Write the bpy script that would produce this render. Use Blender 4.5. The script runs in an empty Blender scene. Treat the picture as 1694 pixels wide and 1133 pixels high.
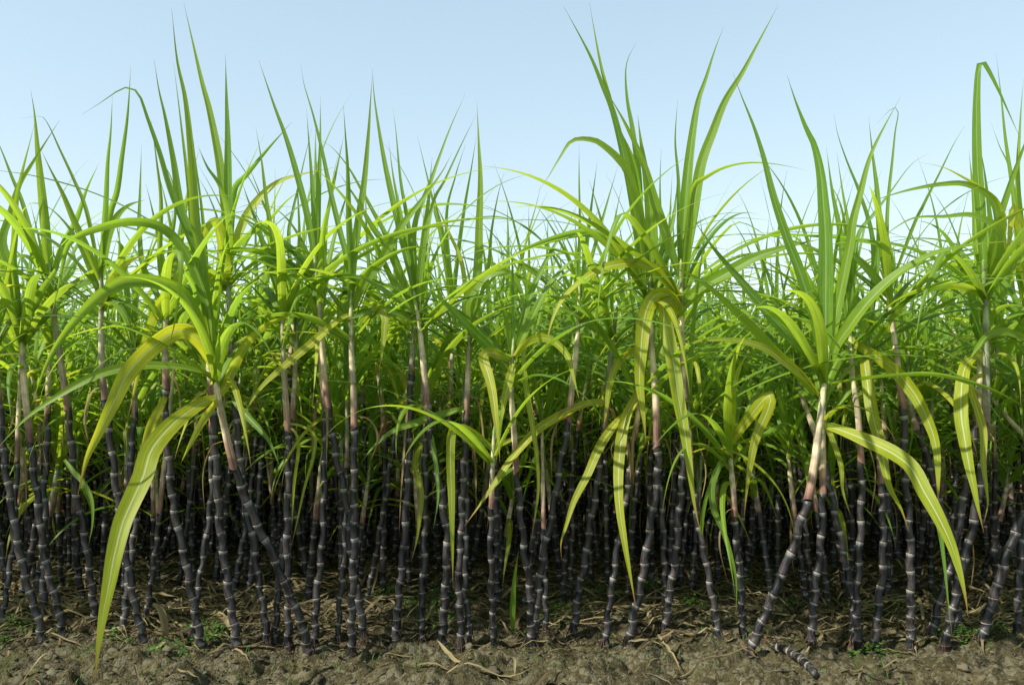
import bpy, math, random
import numpy as np
from mathutils import Vector

random.seed(11)
rng = np.random.default_rng(11)
scene = bpy.context.scene
COL = scene.collection

# ---------------------------------------------------------------- camera
F = 1318.0            # focal length in photo pixels (28 mm on a 36 mm wide sensor)
CX, CY, HOR = 847.0, 566.5, 612.0
CAMZ = 1.2
PITCH = math.atan((HOR - CY) / F)
cam_d = bpy.data.cameras.new('camera')
cam_d.lens = F / 1694 * 36
cam_d.sensor_width = 36
cam_d.clip_start = 0.05
cam_d.clip_end = 2000
cam = bpy.data.objects.new('camera', cam_d)
COL.objects.link(cam)
cam.location = (0, 0, CAMZ)
cam.rotation_euler = (math.pi / 2 + PITCH, 0, 0)
scene.camera = cam
CT, ST = math.cos(PITCH), math.sin(PITCH)
CAM = np.array([0, 0, CAMZ])


def P(x, y, Y):
    """the point seen at photo pixel (x, y) at world distance Y in front of the camera"""
    a, b = (x - CX) / F, (CY - y) / F
    dy, dz = CT - b * ST, ST + b * CT
    return np.array([a * Y / dy, Y, CAMZ + dz * Y / dy])


def ground_Y(y):
    b = (CY - y) / F
    return -CAMZ * (CT - b * ST) / (ST + b * CT)


# ---------------------------------------------------------------- noise
_T = rng.random((256, 256))


def vnoise(x, y):
    x = np.asarray(x, float); y = np.asarray(y, float)
    xi = np.floor(x).astype(int); yi = np.floor(y).astype(int)
    fx = x - xi; fy = y - yi
    fx = fx * fx * (3 - 2 * fx); fy = fy * fy * (3 - 2 * fy)
    a = _T[xi & 255, yi & 255]; b = _T[(xi + 1) & 255, yi & 255]
    c = _T[xi & 255, (yi + 1) & 255]; d = _T[(xi + 1) & 255, (yi + 1) & 255]
    return (a * (1 - fx) + b * fx) * (1 - fy) + (c * (1 - fx) + d * fx) * fy


def ground_h(x, y):
    x = np.asarray(x, float); y = np.asarray(y, float)
    near = np.exp(-np.maximum(0, y - 3.35) / 3.0)
    h = (vnoise(x * 1.3 + 7, y * 1.3) - .5) * .06
    h += (vnoise(x * 4 + 3, y * 4 + 9) - .5) * .05
    ridged = 1 - np.abs(vnoise(x * 9 + 31, y * 9 + 5) * 2 - 1)
    h += (ridged - .5) * .03 * (0.35 + .65 * near)
    lump = vnoise(x * 21 + 11, y * 24 + 2)
    h += np.clip(lump - .45, 0, 1) * .05 * near
    h += (vnoise(x * 38, y * 46) - .5) * .022 * near
    h += np.clip(vnoise(x * 70 + 5, y * 75 + 8) - .55, 0, 1) * .03 * near
    front = np.clip((3.42 - y) / .22, 0, 1)
    h += (np.clip(vnoise(x * 6.5 + 90, y * 7.5 + 40) - .35, 0, 1) * .10) * front
    h -= .05 * np.clip((3.2 - y) / 1.2, 0, 1)
    return h


# ---------------------------------------------------------------- materials
def mat_base(name):
    m = bpy.data.materials.new(name)
    m.use_nodes = True
    nt = m.node_tree
    for n in list(nt.nodes):
        nt.nodes.remove(n)
    return m, nt


class NB:
    def __init__(s, nt): s.nt = nt
    def n(s, t, **kw):
        o = s.nt.nodes.new(t)
        for k, v in kw.items():
            setattr(o, k, v)
        return o
    def link(s, a, b): s.nt.links.new(a, b)
    def val(s, inp, v):
        if hasattr(v, 'is_output') or isinstance(v, bpy.types.NodeSocket): s.link(v, inp)
        else: inp.default_value = v
    def math(s, op, a, b=None, c=None, clamp=False):
        o = s.n('ShaderNodeMath', operation=op, use_clamp=clamp)
        s.val(o.inputs[0], a)
        if b is not None: s.val(o.inputs[1], b)
        if c is not None: s.val(o.inputs[2], c)
        return o.outputs[0]
    def mix(s, f, a, b, mode='MIX'):
        o = s.n('ShaderNodeMix', data_type='RGBA', blend_type=mode)
        s.val(o.inputs[0], f)
        for i, v in ((6, a), (7, b)):
            if isinstance(v, tuple): v = (*v, 1) if len(v) == 3 else v
            s.val(o.inputs[i], v)
        return o.outputs[2]
    def ramp(s, f, stops, interp='LINEAR'):
        o = s.n('ShaderNodeValToRGB')
        cr = o.color_ramp; cr.interpolation = interp
        while len(cr.elements) < len(stops): cr.elements.new(.5)
        for e, (p, c) in zip(cr.elements, stops):
            e.position = p
            e.color = (*c, 1) if isinstance(c, tuple) else (c, c, c, 1)
        s.link(f, o.inputs[0])
        return o.outputs[0]
    def smooth(s, v, a, b):
        o = s.n('ShaderNodeMapRange', interpolation_type='SMOOTHSTEP')
        s.val(o.inputs[0], v)
        o.inputs[1].default_value = a; o.inputs[2].default_value = b
        return o.outputs[0]
    def noise(s, vec, scale, detail=3, rough=.55):
        o = s.n('ShaderNodeTexNoise')
        if vec is not None: s.link(vec, o.inputs['Vector'])
        o.inputs['Scale'].default_value = scale
        o.inputs['Detail'].default_value = detail
        o.inputs['Roughness'].default_value = rough
        return o.outputs['Fac']


def rnd_value(b):
    at = b.n('ShaderNodeAttribute', attribute_name='rnd').outputs['Fac']
    oi = b.n('ShaderNodeObjectInfo').outputs['Random']
    return b.math('FRACT', b.math('ADD', at, oi))


def leaf_material(name, g1, g2, t1, t2, rib, tip, tip_from, edge, trans=.45, rough=.5):
    """cane blade: parallel veins, pale midrib, brown dry tip and margin"""
    m, nt = mat_base(name); b = NB(nt)
    uv = b.n('ShaderNodeUVMap', uv_map='uv').outputs[0]
    sx = b.n('ShaderNodeSeparateXYZ'); b.link(uv, sx.inputs[0])
    u, v = sx.outputs[0], sx.outputs[1]
    r = rnd_value(b)
    cmb = b.n('ShaderNodeCombineXYZ')
    b.link(b.math('MULTIPLY', u, 26), cmb.inputs[0])
    b.link(b.math('MULTIPLY_ADD', v, 2.2, b.math('MULTIPLY', r, 40)), cmb.inputs[1])
    veins = b.noise(cmb.outputs[0], 1.0, 2, .6)
    cmb2 = b.n('ShaderNodeCombineXYZ')
    b.link(b.math('MULTIPLY', u, 3), cmb2.inputs[0])
    b.link(b.math('MULTIPLY_ADD', v, 11, b.math('MULTIPLY', r, 70)), cmb2.inputs[1])
    blot = b.noise(cmb2.outputs[0], 1.0, 4, .6)
    d = b.math('ABSOLUTE', b.math('SUBTRACT', u, .5))
    ribf = b.math('SUBTRACT', 1, b.smooth(d, .022, .06))
    ribf = b.math('MULTIPLY', ribf, b.math('SUBTRACT', 1, b.smooth(v, .55, .95)))
    vf = b.smooth(veins, .3, .7)
    lum = b.math('MULTIPLY_ADD', vf, .5, .72)
    lum = b.math('MULTIPLY', lum, b.math('MULTIPLY_ADD', blot, .5, .75))
    tipf = b.smooth(b.math('ADD', v, b.math('MULTIPLY_ADD', blot, .22, b.math('MULTIPLY', d, .25))), tip_from, tip_from + .16)
    edgef = b.math('MULTIPLY', b.smooth(b.math('ADD', d, b.math('MULTIPLY', blot, .12)), .52, .57), edge)
    dry = b.math('MAXIMUM', tipf, edgef)
    spots = b.math('MULTIPLY', b.smooth(b.noise(cmb.outputs[0], 3.1, 3, .7), .69, .76), edge)
    dry = b.math('MAXIMUM', dry, b.math('MULTIPLY', spots, .7))

    def tone(c1, c2, ribc, dryc):
        c = b.mix(r, c1, c2)
        c = b.mix(b.math('MULTIPLY', b.smooth(b.math('MULTIPLY_ADD', v, -1, b.math('ADD', .25, blot)), .45, .7), .35), c, (c2[0] * 1.2, c2[1] * 1.12, c2[2]))
        sc = b.n('ShaderNodeVectorMath', operation='SCALE')
        b.link(c, sc.inputs[0]); b.link(lum, sc.inputs['Scale'])
        c = b.mix(b.math('MULTIPLY', ribf, .85), sc.outputs[0], ribc)
        return b.mix(dry, c, dryc)
    cd = tone(g1, g2, rib, tip)
    ct = tone(t1, t2, (rib[0] * .9, rib[1], rib[2] * .6), (tip[0] * 1.1, tip[1] * .8, tip[2] * .4))
    bump = b.n('ShaderNodeBump'); bump.inputs['Strength'].default_value = .25; bump.inputs['Distance'].default_value = .002
    b.link(veins, bump.inputs['Height'])
    pr = b.n('ShaderNodeBsdfPrincipled')
    b.link(cd, pr.inputs['Base Color']); pr.inputs['Roughness'].default_value = rough
    pr.inputs['Specular IOR Level'].default_value = .30
    b.link(bump.outputs[0], pr.inputs['Normal'])
    tr = b.n('ShaderNodeBsdfTranslucent'); b.link(ct, tr.inputs[0])
    mx = b.n('ShaderNodeMixShader'); mx.inputs[0].default_value = trans
    b.link(pr.outputs[0], mx.inputs[1]); b.link(tr.outputs[0], mx.inputs[2])
    out = b.n('ShaderNodeOutputMaterial'); b.link(mx.outputs[0], out.inputs[0])
    return m


M = {}
M['green'] = leaf_material('blade_green', (.090, .190, .018), (.145, .250, .014), (.36, .62, .045), (.54, .70, .035),
                           (.30, .40, .16), (.25, .17, .07), 1.07, .3)
M['old'] = leaf_material('blade_yellow_green', (.25, .33, .016), (.35, .38, .02), (.62, .72, .03), (.74, .76, .04),
                         (.55, .60, .32), (.30, .17, .06), 1.0, .9, .5)
M['dry'] = leaf_material('blade_dry', (.22, .16, .07), (.30, .22, .10), (.40, .28, .10), (.45, .32, .12),
                         (.36, .28, .15), (.20, .12, .05), .9, .6, .3, .7)


def stalk_material():
    m, nt = mat_base('cane_skin'); b = NB(nt)
    uv = b.n('ShaderNodeUVMap', uv_map='uv').outputs[0]
    sx = b.n('ShaderNodeSeparateXYZ'); b.link(uv, sx.inputs[0])
    u, v = sx.outputs[0], sx.outputs[1]
    r = rnd_value(b)
    fr = b.math('FRACT', v)
    obj = b.n('ShaderNodeNewGeometry').outputs['Position']
    cmb = b.n('ShaderNodeCombineXYZ')
    b.link(b.math('MULTIPLY', u, 9), cmb.inputs[0]); b.link(b.math('MULTIPLY', v, 1.3), cmb.inputs[1]); b.link(b.math('MULTIPLY', r, 50), cmb.inputs[2])
    streak = b.noise(cmb.outputs[0], 1.6, 5, .65)
    patch = b.noise(obj, 26, 4, .65)
    perseg = b.n('ShaderNodeTexWhiteNoise', noise_dimensions='2D')
    c3 = b.n('ShaderNodeCombineXYZ'); b.link(b.math('FLOOR', v), c3.inputs[0]); b.link(r, c3.inputs[1]); b.link(c3.outputs[0], perseg.inputs['Vector'])
    seg = perseg.outputs['Value']
    dark = b.mix(seg, (.006, .007, .008), (.020, .010, .010))
    bloom = b.mix(seg, (.024, .040, .042), (.046, .040, .038))
    bf = b.smooth(b.math('ADD', streak, b.math('MULTIPLY_ADD', seg, .22, b.math('MULTIPLY', patch, .35))), .66, 1.0)
    c = b.mix(bf, dark, bloom)
    # waxy band under each node
    wax = b.math('MULTIPLY', b.smooth(fr, .78, .93), b.smooth(b.math('ADD', patch, b.math('MULTIPLY_ADD', seg, .3, streak)), .85, 1.25))
    c = b.mix(b.math('MULTIPLY', wax, .75), c, (.30, .32, .30))
    root = b.math('SUBTRACT', 1, b.smooth(fr, .07, .13))
    c = b.mix(b.math('MULTIPLY', root, .85), c, (.040, .020, .014))
    ring = b.math('MAXIMUM', b.smooth(b.math('ADD', fr, b.math('MULTIPLY_ADD', streak, .05, -.025)), .962, .978), b.math('SUBTRACT', 1, b.smooth(fr, .0, .018)))
    ring = b.math('MULTIPLY', ring, b.math('MULTIPLY_ADD', seg, 1.1, .12), clamp=True)
    rc = b.mix(patch, (.18, .15, .10), (.46, .43, .34))
    c = b.mix(b.math('MULTIPLY', ring, b.smooth(b.math('ADD', patch, b.math('MULTIPLY', streak, .5)), .40, .72)), c, rc)
    fade = b.math('MULTIPLY', b.smooth(patch, .62, .72), .6)
    c = b.mix(fade, c, (.085, .060, .045))
    pr = b.n('ShaderNodeBsdfPrincipled'); b.link(c, pr.inputs['Base Color'])
    b.link(b.math('MULTIPLY_ADD', bf, .28, .36), pr.inputs['Roughness'])
    bump = b.n('ShaderNodeBump'); bump.inputs['Strength'].default_value = .35; bump.inputs['Distance'].default_value = .003
    b.link(streak, bump.inputs['Height']); b.link(bump.outputs[0], pr.inputs['Normal'])
    out = b.n('ShaderNodeOutputMaterial'); b.link(pr.outputs[0], out.inputs[0])
    return m


def sheath_material():
    m, nt = mat_base('sheath'); b = NB(nt)
    uv = b.n('ShaderNodeUVMap', uv_map='uv').outputs[0]
    sx = b.n('ShaderNodeSeparateXYZ'); b.link(uv, sx.inputs[0])
    u, v = sx.outputs[0], sx.outputs[1]
    r = rnd_value(b)
    cmb = b.n('ShaderNodeCombineXYZ')
    b.link(b.math('MULTIPLY', u, 14), cmb.inputs[0]); b.link(b.math('MULTIPLY', v, 2.5), cmb.inputs[1]); b.link(b.math('MULTIPLY', r, 50), cmb.inputs[2])
    streak = b.noise(cmb.outputs[0], 2.0, 4, .65)
    c = b.ramp(b.math('ADD', v, b.math('MULTIPLY_ADD', streak, .24, -.12)),
               [(0, (.22, .11, .08)), (.12, (.36, .22, .15)), (.26, (.58, .47, .31)), (.7, (.52, .48, .28)), (1, (.24, .34, .09))])
    alt = b.ramp(v, [(0, (.22, .15, .12)), (.3, (.26, .28, .20)), (1, (.18, .28, .09))])
    c = b.mix(b.math('MULTIPLY', b.smooth(r, .62, .80), .8), c, alt)
    sc = b.n('ShaderNodeVectorMath', operation='SCALE'); b.link(c, sc.inputs[0]); 
    cv = b.n('ShaderNodeCombineXYZ'); b.link(b.math('MULTIPLY', v, 9), cv.inputs[0]); b.link(b.math('MULTIPLY', u, .8), cv.inputs[1]); b.link(b.math('MULTIPLY', r, 31), cv.inputs[2])
    bands = b.noise(cv.outputs[0], 1.0, 2, .5)
    b.link(b.math('MULTIPLY', b.math('MULTIPLY_ADD', streak, 1.7, .12), b.math('MULTIPLY_ADD', b.smooth(bands, .35, .65), .7, .55)), sc.inputs['Scale'])
    pr = b.n('ShaderNodeBsdfPrincipled'); b.link(sc.outputs[0], pr.inputs['Base Color']); pr.inputs['Roughness'].default_value = .55
    bump = b.n('ShaderNodeBump'); bump.inputs['Strength'].default_value = .4; bump.inputs['Distance'].default_value = .003
    b.link(streak, bump.inputs['Height']); b.link(bump.outputs[0], pr.inputs['Normal'])
    out = b.n('ShaderNodeOutputMaterial'); b.link(pr.outputs[0], out.inputs[0])
    return m


def soil_material():
    m, nt = mat_base('soil'); b = NB(nt)
    pos = b.n('ShaderNodeNewGeometry').outputs['Position']
    sx = b.n('ShaderNodeSeparateXYZ'); b.link(pos, sx.inputs[0])
    big = b.noise(pos, 3.0, 5, .6)
    mid = b.noise(pos, 14, 6, .65)
    fine = b.noise(pos, 90, 5, .7)
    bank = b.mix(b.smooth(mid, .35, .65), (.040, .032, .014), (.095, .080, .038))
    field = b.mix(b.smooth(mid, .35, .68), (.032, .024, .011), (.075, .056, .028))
    vo = b.n('ShaderNodeTexVoronoi'); vo.inputs['Scale'].default_value = 38; b.link(pos, vo.inputs['Vector'])
    vo2 = b.n('ShaderNodeTexVoronoi'); vo2.inputs['Scale'].default_value = 110; b.link(pos, vo2.inputs['Vector'])
    sc2 = b.n('ShaderNodeSeparateColor'); b.link(vo.outputs['Color'], sc2.inputs[0])
    sc3 = b.n('ShaderNodeSeparateColor'); b.link(vo2.outputs['Color'], sc3.inputs[0])
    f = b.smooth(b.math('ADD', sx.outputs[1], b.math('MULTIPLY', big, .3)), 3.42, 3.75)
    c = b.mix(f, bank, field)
    c = b.mix(b.math('MULTIPLY', b.smooth(fine, .55, .75), .5), c, (.17, .155, .10))
    c = b.mix(b.math('MULTIPLY', b.smooth(fine, .48, .3), .5), c, (.018, .014, .008))
    c = b.mix(b.math('MULTIPLY', b.smooth(b.math('MULTIPLY', sc2.outputs[0], b.math('ADD', mid, .5)), .62, .8), .55), c, (.165, .155, .10))
    c = b.mix(b.math('MULTIPLY', b.smooth(sc3.outputs[0], .7, .95), .4), c, (.17, .15, .09))
    c = b.mix(b.math('MULTIPLY', b.smooth(sc3.outputs[1], .75, .95), .5), c, (.02, .016, .008))
    moss = b.math('MULTIPLY', b.smooth(b.math('ADD', big, b.math('MULTIPLY', mid, .5)), .80, .90), .55)
    c = b.mix(moss, c, (.040, .055, .012))
    pr = b.n('ShaderNodeBsdfPrincipled'); b.link(c, pr.inputs['Base Color']); pr.inputs['Roughness'].default_value = .95
    pr.inputs['Specular IOR Level'].default_value = .15
    bump = b.n('ShaderNodeBump'); bump.inputs['Strength'].default_value = 1.0; bump.inputs['Distance'].default_value = .02
    b.link(b.math('SUBTRACT', b.math('ADD', b.math('MULTIPLY', fine, .5), mid), b.math('ADD', b.math('MULTIPLY', vo.outputs[0], .5), b.math('MULTIPLY', vo2.outputs[0], .25))), bump.inputs['Height']); b.link(bump.outputs[0], pr.inputs['Normal'])
    out = b.n('ShaderNodeOutputMaterial'); b.link(pr.outputs[0], out.inputs[0])
    return m


def simple_material(name, c1, c2, scale, rough=.8, trans=0):
    m, nt = mat_base(name); b = NB(nt)
    pos = b.n('ShaderNodeNewGeometry').outputs['Position']
    at = b.n('ShaderNodeAttribute', attribute_name='rnd').outputs['Fac']
    n = b.noise(pos, scale, 4, .6)
    c = b.mix(b.math('ADD', b.math('MULTIPLY', n, .5), b.math('MULTIPLY_ADD', at, .8, -.15), clamp=True), c1, c2)
    pr = b.n('ShaderNodeBsdfPrincipled'); b.link(c, pr.inputs['Base Color']); pr.inputs['Roughness'].default_value = rough
    pr.inputs['Specular IOR Level'].default_value = .25
    bump = b.n('ShaderNodeBump'); bump.inputs['Strength'].default_value = .5; bump.inputs['Distance'].default_value = .004
    b.link(n, bump.inputs['Height']); b.link(bump.outputs[0], pr.inputs['Normal'])
    sh = pr.outputs[0]
    if trans:
        tr = b.n('ShaderNodeBsdfTranslucent'); b.link(c, tr.inputs[0])
        mx = b.n('ShaderNodeMixShader'); mx.inputs[0].default_value = trans
        b.link(sh, mx.inputs[1]); b.link(tr.outputs[0], mx.inputs[2]); sh = mx.outputs[0]
    out = b.n('ShaderNodeOutputMaterial'); b.link(sh, out.inputs[0])
    return m


M['stalk'] = stalk_material()
M['sheath'] = sheath_material()
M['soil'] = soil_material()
M['clod'] = simple_material('clod', (.035, .029, .016), (.12, .105, .065), 30, .95)
M['straw'] = simple_material('straw', (.05, .035, .014), (.30, .245, .125), 25, .75, .2)
M['weed'] = simple_material('weed', (.035, .10, .012), (.08, .20, .022), 40, .6, .3)
M['root'] = simple_material('root', (.035, .018, .012), (.10, .06, .035), 60, .8)


# ---------------------------------------------------------------- mesh building
class Geo:
    """vertices, quads, uvs and a random value, gathered and written as one mesh"""
    def __init__(s): s.v = []; s.f = []; s.uv = []; s.r = []; s.m = []; s.n = 0
    def grid(s, pts, uvs, rnd, mat=0, wrap=False):
        nr, nc = pts.shape[:2]
        base = s.n
        s.v.append(pts.reshape(-1, 3)); s.r.append(np.full(nr * nc, rnd))
        i = np.arange(nr - 1)[:, None]; j = np.arange(nc - 1)[None, :]
        a = i * nc + j
        q = np.stack([a, a + 1, a + nc + 1, a + nc], -1).reshape(-1, 4)
        s.f.append(q + base)
        s.uv.append(uvs.reshape(-1, 2)[q].reshape(-1, 2))
        s.m.append(np.full(len(q), mat))
        s.n += nr * nc
    def add(s, other, R=None, t=None, roff=0.0, scale=1.0):
        v, f, uv, r, m = other
        w = v * scale
        if R is not None: w = w @ R.T
        if t is not None: w = w + t
        s.v.append(w); s.f.append(f + s.n); s.uv.append(uv); s.r.append((r + roff) % 1); s.m.append(m); s.n += len(v)
    def data(s):
        return (np.concatenate(s.v), np.concatenate(s.f), np.concatenate(s.uv), np.concatenate(s.r), np.concatenate(s.m))
    def mesh(s, name, mats, origin=None):
        v, f, uv, r, m = s.data()
        if origin is not None: v = v - origin
        me = bpy.data.meshes.new(name)
        me.vertices.add(len(v)); me.vertices.foreach_set('co', v.astype(np.float32).ravel())
        me.loops.add(len(f) * 4); me.loops.foreach_set('vertex_index', f.astype(np.int32).ravel())
        me.polygons.add(len(f))
        me.polygons.foreach_set('loop_start', np.arange(0, len(f) * 4, 4, dtype=np.int32))
        me.polygons.foreach_set('material_index', m.astype(np.int32))
        me.polygons.foreach_set('use_smooth', np.ones(len(f), dtype=bool))
        ul = me.uv_layers.new(name='uv'); ul.data.foreach_set('uv', uv.astype(np.float32).ravel())
        at = me.attributes.new('rnd', 'FLOAT', 'POINT'); at.data.foreach_set('value', r.astype(np.float32))
        for k in mats: me.materials.append(M[k])
        me.update(calc_edges=True)
        me.validate(verbose=False)
        return me


def spline(pts, n):
    """centripetal-ish Catmull-Rom through pts, resampled evenly to n points"""
    p = np.asarray(pts, float)
    if len(p) == 2: p = np.array([p[0], (p[0] + p[1]) / 2, p[1]])
    e = np.vstack([2 * p[0] - p[1], p, 2 * p[-1] - p[-2]])
    out = []
    for i in range(1, len(e) - 2):
        a, b, c, d = e[i - 1], e[i], e[i + 1], e[i + 2]
        t = np.linspace(0, 1, 12, endpoint=False)[:, None]
        out.append(.5 * (2 * b + (c - a) * t + (2 * a - 5 * b + 4 * c - d) * t ** 2 + (3 * b - a - 3 * c + d) * t ** 3))
    out = np.vstack(out + [p[-1:]])
    L = np.concatenate([[0], np.cumsum(np.linalg.norm(np.diff(out, axis=0), axis=1))])
    s = np.linspace(0, L[-1], n)
    return np.stack([np.interp(s, L, out[:, k]) for k in range(3)], 1), L[-1]


def unit(a): return a / np.maximum(np.linalg.norm(a, axis=-1, keepdims=True), 1e-9)


def tangents(c):
    t = np.gradient(c, axis=0)
    return unit(t)


def blade(geo, c, side, W, mat=0, fold=.35, wav=.06, taper=1.9, start=.62, cols=5):
    """one leaf blade round the centre line c"""
    n = len(c); s = np.linspace(0, 1, n)
    T = tangents(c); N = unit(np.cross(side, T)); side = unit(np.cross(T, N))
    w = W * (start + (1 - start) * np.sin(np.clip(s / .33, 0, 1) * math.pi / 2)) * np.clip(1 - s ** taper, 0, 1) * (1 - .55 * s ** 4)
    w = np.maximum(w, .0007)
    u = np.linspace(-1, 1, cols)
    ph, fq = random.random() * 6, random.uniform(10, 20)
    pts = c[:, None, :] + side[:, None, :] * (u[None, :, None] * w[:, None, None] / 2)
    lift = (np.abs(u) ** 1.3)[None, :] * (w / 2 * fold * (1 - .5 * s))[:, None]
    wave = (u ** 2)[None, :] * (np.sin(s * fq + ph)[:, None] * np.sign(u)[None, :] * .6 + np.sin(s * fq * .63 + ph * 2)[:, None]) * wav * w[:, None]
    pts = pts + N[:, None, :] * (lift + wave)[:, :, None]
    uv = np.stack(np.broadcast_arrays((u / 2 + .5)[None, :], s[:, None]), -1)
    geo.grid(pts, uv, random.random(), mat)


def rot_about(v, axis, ang):
    ang = np.asarray(ang)[..., None]
    return v * np.cos(ang) + np.cross(axis, v) * np.sin(ang) + axis * (np.sum(axis * v, -1, keepdims=True)) * (1 - np.cos(ang))


def proc_centre(base, az, a0, L, droop, n, power=1.25, sway=0.3):
    s = np.linspace(0, 1, n)
    a = np.radians(a0 + droop * s ** power)
    if random.random() < .14:
        a = a + np.radians(random.uniform(35, 95)) * np.clip((s - random.uniform(.4, .75)) * 14, 0, 1)
    z = az + sway * s ** 1.5
    d = np.stack([np.sin(a) * np.cos(z), np.sin(a) * np.sin(z), np.cos(a)], 1)
    c = np.vstack([[0, 0, 0], np.cumsum((d[1:] + d[:-1]) / 2 * (L / (n - 1)), axis=0)]) + base
    side = np.stack([-np.sin(z), np.cos(z), np.zeros(n)], 1)
    return c, side


def proc_blade(geo, base, az, a0, L, droop, W, mat=0, n=20, cols=5, power=1.25, twist=0):
    c, side = proc_centre(base, az, a0, L, droop, n, power, random.uniform(-.5, .5))
    c = c + (np.sin(np.linspace(0, 1, n) * random.uniform(3, 7) + random.random() * 6)[:, None] * .012) * side * np.linspace(0, 1, n)[:, None]
    side = rot_about(side, tangents(c), np.linspace(0, 1, n) * twist)
    blade(geo, c, side, W, mat, cols=cols, fold=random.uniform(.25, .55))


def tube(geo, c, rad, v, mat=0, sides=10, rnd=.5, squash=1.0):
    n = len(c); T = tangents(c)
    ref = np.tile([1.0, 0.02, 0.0], (n, 1)); A = unit(np.cross(T, ref)); B = np.cross(T, A)
    th = np.linspace(0, 2 * math.pi, sides + 1)
    pts = c[:, None, :] + (A[:, None, :] * np.cos(th)[None, :, None] + B[:, None, :] * np.sin(th)[None, :, None] * squash) * np.asarray(rad)[:, None, None]
    uv = np.stack(np.broadcast_arrays((th / 2 / math.pi)[None, :], np.asarray(v)[:, None]), -1)
    geo.grid(pts, uv, rnd, mat)


def stalk_tube(geo, path, R0, R1, mat=0, sides=10, lod=0, seg=.085):
    """jointed cane along path: short joints low down, longer above, swollen nodes"""
    c, L = spline(path, 160)
    S = np.linspace(0, L, 160)
    nodes = [0.0]; k = 0
    while nodes[-1] < L:
        h = nodes[-1]
        nodes.append(h + seg * (.45 + .55 * min(1, h / .38)) * random.uniform(.76, 1.24))
    s, r, v, off = [], [], [], []
    prof = [(0, 1.0), (.03, 1.10), (.10, 1.05), (.2, .965), (.5, .94), (.8, .985), (.93, 1.03), (.965, 1.14)] if lod == 0 else [(0, 1.08), (.15, .96), (.85, 1.0)]
    for i in range(len(nodes) - 1):
        a, e = nodes[i], nodes[i + 1]
        for p, q in prof:
            h = a + (e - a) * p
            if h > L: break
            s.append(h); r.append((R0 + (R1 - R0) * h / L) * q * (1.06 if h < .12 else 1)); v.append(i + p)
            off.append(((-1) ** i) * .0048 * math.sin(p * math.pi))
    s += [L, L]; r += [R1, .0005]; v += [v[-1] + .02, v[-1] + .03]; off += [0, 0]
    C = np.stack([np.interp(s, S, c[:, k]) for k in range(3)], 1)
    C[:, 0] += np.array(off)
    rr = random.random()
    tube(geo, C, np.array(r), np.array(v) + random.randint(0, 40), mat, sides, rr)


def sheath_tube(geo, path, R0, R1, mat=0, sides=10):
    """overlapping leaf sheaths: slightly stepped tube with collars towards the top"""
    n = 40
    c, L = spline(path, n)
    s = np.linspace(0, 1, n)
    r = R0 + (R1 - R0) * s ** 1.3
    for k in (.42, .62, .78, .9, .98):
        k += random.uniform(-.04, .04)
        r = r * (1 + .16 * np.exp(-((s - k) / .014) ** 2)) * np.where(s > k, .965, 1)
    r[0] *= 1.12; r[-1] = .001
    rr = random.random()
    tube(geo, c, r, s, mat, sides, rr, .9)
    th = np.linspace(0, 2 * math.pi, sides + 1)
    geo.v[-1][:sides + 1] -= unit(c[1:2] - c[0:1]) * (random.uniform(.008, .03) * (1 + np.cos(th + random.random() * 6)) * .5)[:, None]
    geo.v[-1][sides] = geo.v[-1][0]
    # dewlap flaps where old blades broke away
    return c


# ---------------------------------------------------------------- objects
def empty(name, loc, label, cat, group=None):
    o = bpy.data.objects.new(name, None); COL.objects.link(o)
    o.empty_display_size = .1
    o.location = loc
    o['label'] = label; o['category'] = cat
    if group: o['group'] = group
    return o


def part(name, me, parent, label=None):
    o = bpy.data.objects.new(name, me); COL.objects.link(o); o.parent = parent
    if label: o['label'] = label
    return o


def root_hairs(geo, base, R):
    for k in range(9):
        az = random.random() * 6.28
        d = np.array([math.cos(az), math.sin(az), 0])
        p = [base + d * R * .8 + np.array([0, 0, random.uniform(.02, .05)]), base + d * R * 1.6 + np.array([0, 0, .012]), base + d * R * 2.3 + np.array([0, 0, -.02])]
        c, _ = spline(p, 5)
        tube(geo, c, np.linspace(.0022, .001, 5), np.linspace(0, 1, 5), 0, 4, random.random())


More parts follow.
